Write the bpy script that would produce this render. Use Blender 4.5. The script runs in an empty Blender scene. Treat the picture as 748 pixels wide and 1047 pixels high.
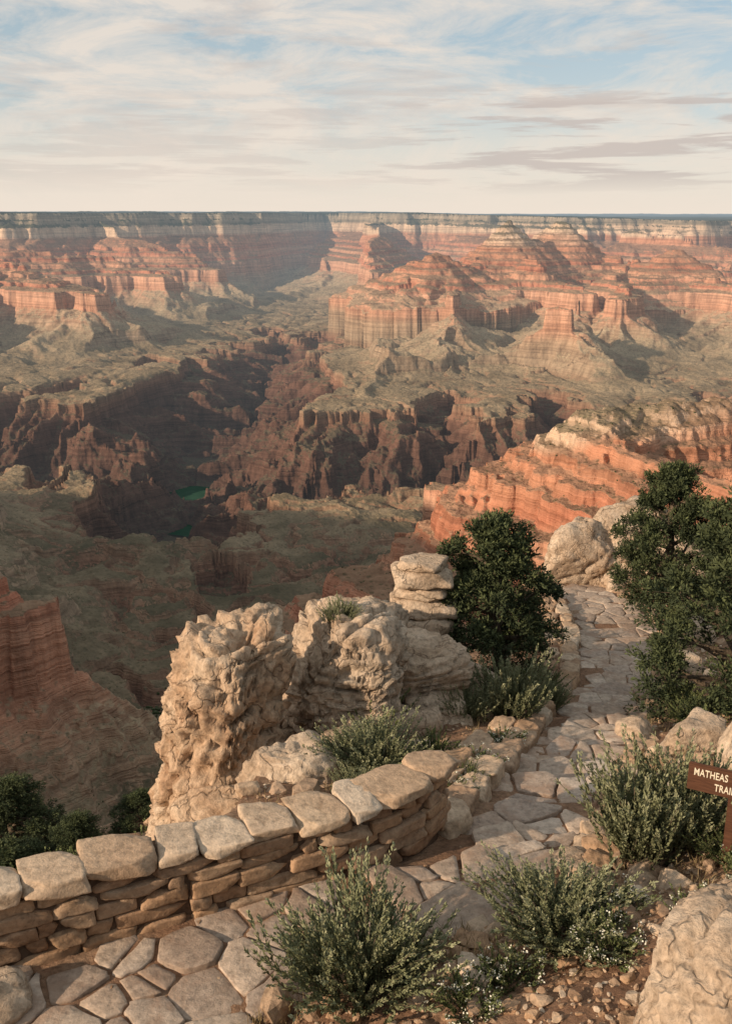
import bpy, bmesh, math, numpy as np
from mathutils import Vector, Matrix
rng=np.random.default_rng(7)
scene=bpy.context.scene
# ---------------------------------------------------------------- noise
_t=np.random.default_rng(11)
_ang=_t.random(256)*2*np.pi
G2=np.stack([np.cos(_ang),np.sin(_ang)],1)
G3=_t.normal(size=(256,3)); G3/=np.linalg.norm(G3,axis=1)[:,None]
def _h(ix,iy,iz,seed):
    h=(ix*374761393+iy*668265263+iz*1440662683+seed*974634777)&0xffffffff
    h=((h^(h>>13))*1274126177)&0xffffffff
    return (h^(h>>16))&255
def pn2(x,y,seed=0):
    x=np.asarray(x,float);y=np.asarray(y,float)
    fx=np.floor(x);fy=np.floor(y);ix=fx.astype(np.int64);iy=fy.astype(np.int64)
    x=x-fx;y=y-fy
    u=x*x*x*(x*(x*6-15)+10);v=y*y*y*(y*(y*6-15)+10)
    def g(i,j):
        k=_h(ix+i,iy+j,0,seed);return G2[k,0]*(x-i)+G2[k,1]*(y-j)
    a=g(0,0);b=g(1,0);c=g(0,1);d=g(1,1)
    return (a+(b-a)*u+(c-a)*v+(a-b-c+d)*u*v)*1.4
def pn3(p,seed=0):
    f=np.floor(p);i=f.astype(np.int64);q=p-f
    w=q*q*q*(q*(q*6-15)+10);r=0
    for a in (0,1):
        for b in (0,1):
            for c in (0,1):
                k=_h(i[:,0]+a,i[:,1]+b,i[:,2]+c,seed)
                d=(G3[k]*(q-np.array([a,b,c]))).sum(1)
                r=r+d*(w[:,0] if a else 1-w[:,0])*(w[:,1] if b else 1-w[:,1])*(w[:,2] if c else 1-w[:,2])
    return r*1.5
def fbm2(x,y,o=4,seed=0,gain=.5):
    r=0;a=1
    for k in range(o):
        r=r+a*pn2(x,y,seed+k);x=x*2.03+7.1;y=y*2.03+3.7;a*=gain
    return r
def ridge2(x,y,o=3,seed=0):
    r=0;a=1
    for k in range(o):
        r=r+a*(1-2*np.abs(pn2(x,y,seed+k)));x=x*2.1+5.1;y=y*2.1+1.7;a*=.5
    return r
def fbm3(p,o=4,seed=0,gain=.5):
    r=0;a=1
    for k in range(o):
        r=r+a*pn3(p,seed+k);p=p*2.07+3.3;a*=gain
    return r
def sst(a,b,x):
    t=np.clip((x-a)/(b-a),0,1);return t*t*(3-2*t)
# ---------------------------------------------------------------- mesh helpers
def mesh_arrays(name,V,F,mats,mi=None,var=None,smooth=True,extra=None):
    V=np.asarray(V,np.float32);F=np.asarray(F,np.int32)
    k=F.shape[1];nf=len(F)
    me=bpy.data.meshes.new(name)
    me.vertices.add(len(V));me.vertices.foreach_set('co',V.ravel())
    me.loops.add(nf*k);me.loops.foreach_set('vertex_index',F.ravel())
    me.polygons.add(nf);me.polygons.foreach_set('loop_start',np.arange(0,nf*k,k,dtype=np.int32))
    if mi is not None: me.polygons.foreach_set('material_index',np.asarray(mi,np.int32))
    me.update(calc_edges=True)
    me.polygons.foreach_set('use_smooth',np.full(nf,smooth))
    for m in mats: me.materials.append(m)
    if var is not None:
        a=me.attributes.new('var','FLOAT','FACE');a.data.foreach_set('value',np.asarray(var,np.float32))
    if extra is not None:
        for n,arr in extra.items():
            a=me.attributes.new(n,'FLOAT','POINT');a.data.foreach_set('value',np.asarray(arr,np.float32))
    return me
def obj(name,me,loc=(0,0,0),rot=(0,0,0),scale=(1,1,1),parent=None):
    o=bpy.data.objects.new(name,me);o.location=loc;o.rotation_euler=rot;o.scale=scale
    scene.collection.objects.link(o)
    if parent: o.parent=parent
    return o
def grid_faces(ny,nx):
    i=np.arange(ny-1)[:,None]*nx+np.arange(nx-1)[None,:]
    return np.stack([i,i+1,i+nx+1,i+nx],-1).reshape(-1,4)
class Acc:
    def __init__(s): s.V=[];s.F=[];s.M=[];s.R=[];s.n=0
    def add(s,V,F,m=0,r=0.0):
        s.V.append(V);s.F.append(F+s.n);s.M.append(np.full(len(F),m));
        s.R.append(np.full(len(F),r) if np.isscalar(r) else r);s.n+=len(V)
    def mesh(s,name,mats,smooth=True):
        return mesh_arrays(name,np.concatenate(s.V),np.concatenate(s.F),mats,np.concatenate(s.M),np.concatenate(s.R),smooth)
def cube_t(n):
    b=bmesh.new();bmesh.ops.create_cube(b,size=2)
    bmesh.ops.subdivide_edges(b,edges=b.edges[:],cuts=n,use_grid_fill=True)
    V=np.array([v.co[:] for v in b.verts]);F=np.array([[v.index for v in f.verts] for f in b.faces]);b.free();return V,F
def ico_t(n):
    b=bmesh.new();bmesh.ops.create_icosphere(b,subdivisions=n,radius=1)
    V=np.array([v.co[:] for v in b.verts]);F=np.array([[v.index for v in f.verts] for f in b.faces]);b.free()
    return V/np.linalg.norm(V,axis=1)[:,None],F
CUB=cube_t(9);ICO={k:ico_t(k) for k in (1,2,4,5,6)}
_v=CUB[0];CUB=(np.sign(_v)*np.abs(_v)**.6,CUB[1])
def block(size,seed,rnd=9,jit=.16,amp=.05,T=None,cuts=3):
    V,F=T or CUB
    r=np.random.default_rng(seed)
    k=(np.abs(V)**rnd).sum(1)**(1/rnd)
    P=V/k[:,None]
    for i in range(cuts):
        mv=np.array([r.choice([-1,1])*r.uniform(.5,1),r.choice([-1,1])*r.uniform(.5,1),r.choice([-1,1])*r.uniform(0,.8)]);mv/=np.linalg.norm(mv)
        P=P-np.clip(P@mv-r.uniform(1.02,1.22),0,None)[:,None]*mv*.9
    c=r.uniform(-jit,jit,(2,2,2,3));s=(V+1)/2
    off=0
    for a in (0,1):
        for b in (0,1):
            for d in (0,1):
                w=(s[:,0] if a else 1-s[:,0])*(s[:,1] if b else 1-s[:,1])*(s[:,2] if d else 1-s[:,2])
                off=off+w[:,None]*c[a,b,d]
    P=(P+off)*np.array(size)/2
    o=r.uniform(0,50,3)
    nrm=V/np.linalg.norm(V,axis=1)[:,None]
    P=P+nrm*(amp*min(size)*fbm3(P*5/max(size)*.9+o,3,seed%50))[:,None]+nrm*(.010*pn3(P*24+o,3))[:,None]
    return P,F
# ---------------------------------------------------------------- node helpers
class NT:
    def __init__(s,nt): s.nt=nt
    def n(s,t,inp=None,**pr):
        nd=s.nt.nodes.new(t)
        for k,v in pr.items(): setattr(nd,k,v)
        if inp:
            for k,v in inp.items():
                if isinstance(v,bpy.types.NodeSocket): s.nt.links.new(v,nd.inputs[k])
                else: nd.inputs[k].default_value=v
        return nd
    def math(s,op,a,b=0.0,c=None,clamp=False):
        i={0:a,1:b}
        if c is not None:i[2]=c
        return s.n('ShaderNodeMath',i,operation=op,use_clamp=clamp).outputs[0]
    def noise(s,vec,scale,detail=6,rough=.55,dist=0.0):
        return s.n('ShaderNodeTexNoise',{'Vector':vec,'Scale':scale,'Detail':detail,'Roughness':rough,'Distortion':dist}).outputs[0]
    def ramp(s,fac,st,interp='LINEAR'):
        r=s.n('ShaderNodeValToRGB',{'Fac':fac});cr=r.color_ramp;cr.interpolation=interp
        while len(cr.elements)<len(st): cr.elements.new(.5)
        for e,(p,c) in zip(cr.elements,st):
            e.position=p;e.color=(c,c,c,1) if not isinstance(c,tuple) else (*c,1)
        return r.outputs[0]
    def mix(s,f,a,b,blend='MIX'):
        m=s.n('ShaderNodeMix',data_type='RGBA',blend_type=blend)
        for k,v in ((0,f),(6,a),(7,b)):
            if isinstance(v,bpy.types.NodeSocket): s.nt.links.new(v,m.inputs[k])
            else: m.inputs[k].default_value=(*v,1) if isinstance(v,tuple) else v
        return m.outputs[2]
    def mapv(s,vec,scale=(1,1,1),rot=(0,0,0),loc=(0,0,0)):
        return s.n('ShaderNodeMapping',{'Vector':vec,'Scale':scale,'Rotation':rot,'Location':loc}).outputs[0]
def newmat(name):
    m=bpy.data.materials.new(name);m.use_nodes=True;m.node_tree.nodes.clear();return m,NT(m.node_tree)
def finish(T,col,rough=.9,normal=None,spec=.2):
    b=T.n('ShaderNodeBsdfPrincipled',{'Roughness':rough,'Specular IOR Level':spec})
    if isinstance(col,bpy.types.NodeSocket): T.nt.links.new(col,b.inputs['Base Color'])
    else: b.inputs['Base Color'].default_value=(*col,1)
    if normal is not None: T.nt.links.new(normal,b.inputs['Normal'])
    o=T.n('ShaderNodeOutputMaterial');T.nt.links.new(b.outputs[0],o.inputs[0]);return b
def rock_mat(name,c1,c2,c3,crack=2.2,varcols=None,bump=.6,cs=.5,bd=.045,dust=None):
    m,T=newmat(name)
    pos=T.n('ShaderNodeNewGeometry').outputs['Position']
    n1=T.noise(pos,1.3,4,.6,.4);col=T.ramp(n1,[(.3,c1),(.5,c2),(.7,c3)])
    if varcols:
        at=T.n('ShaderNodeAttribute',attribute_name='var').outputs['Fac']
        vc=T.ramp(at,varcols);col=T.mix(.6,col,vc)
    n2=T.noise(pos,13,6,.7);col=T.mix(.85,col,T.ramp(n2,[(.28,.4),(.5,.95),(.72,1.35)]),'MULTIPLY')
    n3=T.noise(pos,4.2,4,.7,.8);col=T.mix(T.ramp(n3,[(.56,0.0),(.68,.5)]),col,(c1[0]*.5,c1[1]*.5,c1[2]*.5))
    if dust: col=T.mix(T.ramp(T.noise(pos,2.1,6,.7,.5),[(.48,0.0),(.62,.65)]),col,dust)
    h=n2
    if cs:
        w=T.n('ShaderNodeVectorMath',{0:pos,1:T.n('ShaderNodeVectorMath',{0:T.n('ShaderNodeTexNoise',{'Vector':pos,'Scale':2.3,'Detail':3.0,'Roughness':.65}).outputs['Color'],1:(.7,.7,.5)},operation='MULTIPLY').outputs[0]},operation='ADD').outputs[0]
        vo=T.n('ShaderNodeTexVoronoi',{'Vector':w,'Scale':crack},feature='DISTANCE_TO_EDGE').outputs['Distance']
        cr=T.ramp(vo,[(0,0.0),(.03,1.0)])
        col=T.mix(T.math('MULTIPLY',T.math('SUBTRACT',1.0,cr),cs),col,(c1[0]*.25,c1[1]*.22,c1[2]*.2))
        h=T.math('ADD',T.math('MULTIPLY',cr,cs),h)
    b=T.n('ShaderNodeBump',{'Height':h,'Strength':bump,'Distance':bd}).outputs[0]
    finish(T,col,.92,b);return m
M_boulder=rock_mat('limestone',(.37,.27,.185),(.54,.42,.31),(.65,.54,.42),1.3,bump=.9,bd=.06,cs=.35)
M_boulder_o=rock_mat('orange_limestone',(.40,.25,.155),(.55,.40,.275),(.64,.51,.38),1.3,bump=.9,bd=.06,cs=.4)
M_wall=rock_mat('wall_stone',(.28,.18,.11),(.40,.27,.175),(.50,.39,.28),1.2,varcols=[(0,(.26,.15,.095)),(.35,(.47,.31,.19)),(.6,(.34,.24,.17)),(.8,(.53,.40,.28)),(1,(.70,.61,.49))],cs=0)
M_flag=rock_mat('flagstone',(.31,.24,.19),(.42,.34,.27),(.53,.44,.36),.9,varcols=[(0,(.31,.23,.18)),(.3,(.49,.40,.32)),(.55,(.35,.29,.25)),(.8,(.53,.41,.31)),(1,(.61,.53,.45))],cs=0,bump=.6,bd=.035,dust=(.32,.22,.16))
def dirt_mat():
    m,T=newmat('dirt')
    pos=T.n('ShaderNodeNewGeometry').outputs['Position']
    n=T.noise(pos,.9,5,.65);col=T.ramp(n,[(.3,(.16,.09,.058)),(.5,(.29,.175,.11)),(.7,(.40,.28,.19))])
    n2=T.noise(pos,18,6,.7);col=T.mix(.8,col,T.ramp(n2,[(.3,.4),(.55,1.0),(.75,1.5)]),'MULTIPLY')
    nz=T.n('ShaderNodeSeparateXYZ',{0:T.n('ShaderNodeNewGeometry').outputs['Normal']}).outputs[2]
    rk=T.ramp(T.noise(pos,3,5,.6),[(.35,(.22,.14,.09)),(.65,(.45,.33,.22))])
    col=T.mix(T.ramp(nz,[(.45,1.0),(.7,0.0)]),col,rk)
    finish(T,col,.95,T.n('ShaderNodeBump',{'Height':n2,'Strength':.9,'Distance':.05}).outputs[0]);return m
M_dirt=dirt_mat()
def leaf_mat(name,c0,c1,c2):
    m,T=newmat(name)
    at=T.n('ShaderNodeAttribute',attribute_name='var').outputs['Fac']
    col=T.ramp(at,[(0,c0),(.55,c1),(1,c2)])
    b=T.n('ShaderNodeBsdfPrincipled',{'Base Color':col,'Roughness':.75,'Specular IOR Level':.2})
    T.n('ShaderNodeOutputMaterial',{0:b.outputs[0]});return m
M_sage=leaf_mat('sage_leaf',(.08,.09,.045),(.20,.22,.12),(.36,.37,.24))
M_green=leaf_mat('shrub_leaf',(.04,.055,.022),(.10,.125,.05),(.19,.22,.09))
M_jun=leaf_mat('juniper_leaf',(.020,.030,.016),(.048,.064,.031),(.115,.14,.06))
M_far=leaf_mat('distant_leaf',(.03,.045,.02),(.05,.07,.03),(.08,.10,.045))
M_flower=leaf_mat('flower',(.6,.6,.5),(.7,.7,.6),(.8,.8,.7))
m,T=newmat('bark');pos=T.n('ShaderNodeTexCoord').outputs['Object'];nn=T.noise(T.mapv(pos,(14,14,3)),2,5,.6)
finish(T,T.ramp(nn,[(.3,(.06,.045,.03)),(.7,(.19,.15,.11))]),.9,T.n('ShaderNodeBump',{'Height':nn,'Strength':.8,'Distance':.03}).outputs[0]);M_bark=m
# ---------------------------------------------------------------- near ground
LY=[4.0,5.0,6.0,6.58,7.05,7.42,7.77,8.05,8.63,8.9,10.5,12.9,16.5,21.4,24.5,27.5]
LX=[-6.,-5.,-3.9,-3.0,-2.04,-1.09,-.31,.24,.81,.93,1.63,2.63,3.92,4.99,5.4,5.0]
RY=[4.0,5.0,6.0,6.58,7.15,7.81,8.9,10.5,12.9,16.5,21.4,24.5,27.5]
RX=[-2.6,-1.9,-1.1,-.3,.95,1.95,2.32,2.97,3.97,5.35,6.95,7.4,7.0]
HY=[-10,-2,0,3.5,7.8,8.9,10.5,12.9,16.5,21.4,27.6,80,200]
HZ=[5,4.4,4.0,0,0,-.22,-.68,-1.35,-2.4,-3.6,-4.8,-31,-95]
XLY=[0,6,6.58,7.05,7.42,7.8,8.5,9.5,10.5,12,13,14,16,18,21,26,29,40,80,200]
XLX=[-9,-5,-4.2,-3.3,-2.5,-1.9,-1.6,-1.4,-1.3,-1.1,-.7,0,.6,1.6,3.2,4.3,5,9,18,40]
def hg(Y): return np.interp(Y,HY,HZ)
TR=.8
def pathz(Y):
    Y=np.asarray(Y,float)
    i=np.floor((Y-8.8)/TR);c=8.8+(i+.5)*TR
    st=hg(c)+.25*(hg(Y)-hg(c))
    return np.where(Y>8.8,st,hg(Y))
def XLi(Y): return np.interp(Y,XLY,XLX)
def gz(X,Y):
    X=np.asarray(X,float);Y=np.asarray(Y,float)
    L=np.interp(Y,LY,LX);R=np.interp(Y,RY,RX)
    z=hg(Y)
    nz=.07*fbm2(X*1.1,Y*1.1,4,31)+.015*pn2(X*9,Y*9,8)
    inp=np.minimum(X-L,R-X);w=sst(-.12,.02,inp)*(Y>4.5)*(Y<27.6)
    dx=X-R
    side=np.clip(.2*(dx-.2),0,1.0)+np.where(Y>8.6,.14*sst(0.05,.5,L-X),0)
    zo=z+side+nz
    z=zo*(1-w)+(pathz(Y)+.006+.014*pn2(X*7,Y*7,5))*w
    o=XLi(Y)-X
    oo=np.clip(o,0,None)
    z=z-(2.6*(1-np.exp(-oo/.7))+.2*np.minimum(oo,30))-np.clip(Y-19,0,None)*.75*sst(0,8,oo)
    z=z+sst(0,3,oo)*(.5*fbm2(X*.4,Y*.4,4,77))+sst(30,90,np.hypot(X,Y))*3*fbm2(X/18,Y/18,4,5)
    return z
def dens(a,b,st,lo,hi,g=1.09):
    mid=list(np.arange(a,b+1e-6,st));s=st;p=a;left=[]
    while p>lo: s*=g;p-=s;left.append(p)
    s=st;p=b;right=[]
    while p<hi: s*=g;p+=s;right.append(p)
    return np.array(left[::-1]+mid+right)
xs=dens(-4.5,9.5,.05,-80,80);ys=dens(5.5,28,.055,-12,82)
XX,YY=np.meshgrid(xs,ys);ZZ=gz(XX,YY)
me=mesh_arrays('ground',np.stack([XX,YY,ZZ],-1).reshape(-1,3),grid_faces(len(ys),len(xs)),[M_dirt]);obj('ground',me)
# ---------------------------------------------------------------- canyon
PD=[-5000,-10,0,22,60,72,150,168,300,420,428,520,530,620,630,740,750,880,898,950,1150,1500,2100,3000,3012,3100,3350,3600,3700]
PZ=[12,0,-5,-75,-95,-125,-175,-285,-345,-395,-425,-455,-488,-515,-548,-575,-605,-630,-755,-780,-880,-990,-1032,-1050,-1105,-1160,-1310,-1440,-1442]
def seg_u(x,y,x0,y0,x1,y1,s0):
    ax=x1-x0;ay=y1-y0;L=math.hypot(ax,ay);tr=((x-x0)*ax+(y-y0)*ay)/(L*L);t=np.clip(tr,0,1)
    dx=x-x0-t*ax;dy=y-y0-t*ay;r=np.hypot(dx,dy)
    side=np.sign(ax*dy-ay*dx)
    u=s0+t*L+np.where((tr<0)|(tr>1),np.arctan2(dy,dx)*230,0)+side*3000
    return t,r,u,L
def segd(x,y,pts,k,best,U,off):
    s0=off
    for (x0,y0,d0),(x1,y1,d1) in zip(pts[:-1],pts[1:]):
        t,r,u,L=seg_u(x,y,x0,y0,x1,y1,s0);s0+=L
        d=r*k+d0+t*(d1-d0);m=d<best
        best=np.where(m,d,best);U=np.where(m,u,U)
    return best,U
def segc(x,y,pts,hw,k,best,U,off):
    s0=off
    for (x0,y0,d0),(x1,y1,d1) in zip(pts[:-1],pts[1:]):
        t,r,u,L=seg_u(x,y,x0,y0,x1,y1,s0);s0+=L
        d=d0+t*(d1-d0)-k*r-np.clip(r-hw,0,None)*4;m=d>best
        best=np.where(m,d,best);U=np.where(m,u,U)
    return best,U
RIDGES=[
 ([(-7000,13500,0),(-5200,11500,60),(-4200,10300,330),(-3300,9300,520),(-2500,8500,740),(-2200,8150,820)],.9),
 ([(-3300,9300,520),(-3700,7900,700),(-3500,7200,860)],1),
 ([(-4200,10300,330),(-2900,10800,500),(-2100,10500,760)],1),
 ([(-3500,13000,0),(-2600,12200,250),(-1900,11800,700)],1),
 ([(1700,15200,0),(2000,12500,330),(2000,10600,400)],1),
 ([(2000,10300,330),(1700,10000,420),(1300,9750,320)],.9),
 ([(1250,9750,330),(1000,9300,430),(500,8800,600),(100,8500,740),(-220,8150,840)],.9),
 ([(1350,9600,340),(1500,8900,500),(1700,8400,720)],.95),
 ([(2000,10250,330),(2400,9300,470),(2900,8700,600),(3500,8500,620),(4500,8300,600)],.9),
 ([(2400,9300,520),(2200,8400,720),(1950,7700,840)],1.1),
 ([(2900,8700,600),(3050,7800,760),(3150,7400,840)],1.1),
 ([(3300,12500,100),(4500,11200,250),(6000,10500,200)],1),
 ([(4500,11200,300),(3600,10300,560),(3100,9900,700)],1),
 ([(1700,7900,980),(1400,7000,960),(1300,6700,845),(1230,6600,845)],1.25),
 ([(-220,8150,860),(-90,7200,990),(-40,6500,850),(-60,6350,850)],1.2),
 ([(800,8600,760),(700,7900,880),(640,7300,1050),(560,6700,1300)],1.2),
 ([(0,15800,0),(100,13200,250),(-50,12000,560),(0,11200,800)],1),
 # south side
 ([(-2600,2000,0),(-1500,1600,0),(-1050,1600,100),(-800,1680,250),(-630,1780,430),(-560,1910,600),(-540,2030,800)],1.75),
 ([(-1500,1700,300),(-1900,2600,700),(-1800,3300,860)],1),
 ([(900,200,-20),(620,700,120),(470,1050,200),(400,1300,240),(345,1500,175)],1.75),
 ([(345,1500,175),(255,1530,300),(175,1640,500),(110,1760,700),(60,1880,850)],2.3),
 ([(345,1500,175),(620,1600,180),(1200,1500,120)],1.5),
 ([(400,1600,300),(400,1900,780),(270,2180,850),(160,2260,865)],1.3),
 ([(500,1700,400),(900,2000,600),(1500,2500,700)],1.2),
]
RIV=[(-9000,5600,3640),(-4000,5000,3640),(-2200,5100,3640),(-1400,4700,3640),(-930,4780,3640),(-300,4550,3640),(500,4450,3640),(1500,4650,3640),(3000,4400,3640),(9000,4800,3640)]
SIDE=[([(-930,4750,3640),(-880,5600,3590),(-810,7000,3500),(-760,8600,3300),(-740,10000,2900),(-700,11500,1900),(-650,13500,1000),(-500,16000,500)],560,.6),
 ([(-925,4850,3650),(-800,4200,3650),(-700,3750,3500),(-600,3300,3230),(-500,2950,3060)],300,.8),
 ([(-600,3200,3120),(-420,2600,3020),(-330,2000,2990)],60,.5),
 ([(1100,4500,3600),(1000,5600,3250),(900,6300,3020)],190,.9),
 ([(2000,4600,3600),(2150,5600,3250),(2100,6500,3020)],190,.9),
 ([(300,4400,3600),(420,5500,3200),(450,6100,3015)],170,.9),
 ([(-2300,5100,3600),(-1900,6300,3200),(-1500,7500,3020)],230,.9),
 ([(-3300,5100,3600),(-3400,6300,3100)],230,.9),
 ([(600,4350,3600),(520,3600,3150),(480,3200,3015)],160,1.)]
CONES=[(1960,10300,-45,.78),(1310,9760,-50,.76),(1620,9950,-215,.6),(2750,9300,-280,.55),(600,8900,-330,.45)]
def canyon_d(x,y):
    r=np.hypot(x,y)
    f=np.clip(r/5000,.10,1.0)
    hf=np.clip(r/1500,.3,1)*(1-.5*sst(4000,7000,r))
    wx=x+f*(190*fbm2(x/1300,y/1300,2,1)+50*fbm2(x/360,y/360,2,4))+hf*26*fbm2(x/95,y/95,4,9,.6)
    wy=y+f*(190*fbm2(x/1300,y/1300,2,21)+50*fbm2(x/360,y/360,2,24))+hf*26*fbm2(x/95,y/95,4,29,.6)
    Yn=np.interp(x,[-12000,-5000,-3000,-1500,-700,0,1500,4000,12000],[12200,12400,13000,14500,17500,15700,15000,13600,12500])+800*fbm2(x/1700,y/4000,3,61)+260*fbm2(x/420,y/900,3,64)
    d=Yn-wy;U=wx*1.0
    Ys=np.interp(x,[-3000,-1900,-1400,-1000,-700,-300,0,60,200,420,800,3000],[2200,1900,1500,850,350,-10,25,45,130,300,700,900])  # out-of-view left rim extended forward to throw shade over the valley
    ks=1+1.0*sst(420,60,x)*sst(-1500,-900,x)
    d=np.minimum(d,np.where(y<9000,(wy-Ys)*ks,1e9))
    for i,(R,k) in enumerate(RIDGES): d,U=segd(wx,wy,R,k,d,U,i*7777.)
    g=ridge2(wx/520,wy/520,3,41)
    rib=ridge2(U/230,d/1300,2,43)
    d=d-f*np.clip(d/500,0,1)*(92*(g-.6)+28*(rib-.5))
    d=np.minimum(d,2900)
    c=np.full(x.shape,-1e9);Uc=wx*0
    c,Uc=segc(wx,wy,RIV,900,.74,c,Uc,0)
    for i,(P,hw,k) in enumerate(SIDE): c,Uc=segc(wx,wy,P,hw,k,c,Uc,(i+1)*5555.)
    ribc=ridge2(Uc/260,c/1600,3,57)
    c=c+np.where(c>2400,-170*(ridge2(wx/620,wy/620,2,51)-.65)-90*(ribc-.6),0)
    return np.minimum(np.maximum(d,c),3640),r,rib,ribc,wx,wy
def canyon_z(x,y):
    d,r,rib,ribc,wx,wy=canyon_d(x,y)
    z=np.interp(d,PD,PZ)
    for cx,cy,top,sl in CONES:
        q=np.hypot(wx-cx,(wy-cy)*.8);q=q*(1+.22*pn2(np.arctan2(wy-cy,wx-cx)*1.6+cx,q*0,3))
        hh=58.;zc=top-sl*q+14*pn2(wx/130,wy/130,5);qq=zc/hh+.35*pn2(wx/400,wy/400,6);fr=qq-np.floor(qq);zc=.45*zc+.55*(np.floor(qq)+sst(.3,.65,fr))*hh
        z=np.maximum(z,np.where(q<900,zc,-9999))
    h=24.;q=z/h+.5*fbm2(x/600,y/600,2,33);fr=q-np.floor(q);zt=(np.floor(q)+sst(.3,.62,fr))*h-(q-z/h)*h
    w=(.75-.35*sst(4000,8000,r))*sst(180,260,d)*sst(900,870,d);z=z*(1-w)+zt*w
    m=sst(900,1080,d)*sst(2300,1500,d);z=z-m*(34*(1.3-rib)+14*(1-ridge2(x/330,y/330,3,71)))
    m=sst(3020,3200,d);z=z+m*(52*(ribc-1.2)+34*(ridge2(x/300,y/300,4,81)-1))*sst(3640,3450,d)
    pl=sst(1500,2300,d)*(1-sst(2990,3010,d));nr=1+1.1*sst(4200,3200,y)
    z=z+pl*nr*(18*fbm2(x/420,y/420,4,91)-26*np.clip(1-np.abs(fbm2(wx/520,wy/520,2,93))*7,0,1)-12*np.clip(1-np.abs(fbm2(wx/210,wy/210,2,97))*5,0,1))
    z=z+np.minimum(r/1200,1)*3.5*fbm2(x/40,y/40,4,95,.6)
    z=z-110*sst(-500,6000,x)*sst(7000,11000,y)-12*sst(9000,12000,y)
    z=z+sst(20,-300,d)*(38*fbm2(x/1500,y/3000,3,13)-20)*sst(8000,11000,y)
    b=sst(65,230,r)
    return gz(x,y)*(1-b)+z*b
rr=[70.]
for lim,s in ((600,.007),(3000,.0026),(16500,.0016),(60000,.015)):
    while rr[-1]<lim: rr.append(rr[-1]*(1+s))
rr=np.array(rr)
az=np.concatenate([np.linspace(-68,-24,90)[:-1],np.linspace(-24,24,780),np.linspace(24,60,50)[1:]])*math.pi/180
Rg,Ag=np.meshgrid(rr,az,indexing='ij')
CX=Rg*np.sin(Ag);CY=Rg*np.cos(Ag);CZ=np.empty_like(CX)
for i in range(0,len(rr),300):
    CZ[i:i+300]=canyon_z(CX[i:i+300],CY[i:i+300])
CZ[0]-=1.0
near=sst(1480,1200,CY)*sst(-150,60,CX)
strat=CZ-near*100*sst(-60,-130,CZ)-150*sst(600,200,np.hypot(CX,CY))*sst(0,-60,CZ)
pk=np.exp(-((CX-1650)/900)**2-((CY-10000)/900)**2);strat=strat-90*pk*sst(-320,-200,CZ)
# pale beds capping the crest of the near spur
strat=strat+85*np.exp(-((CX-310)/170)**2-((CY-1540)/130)**2)*sst(-400,-330,CZ)
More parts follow.
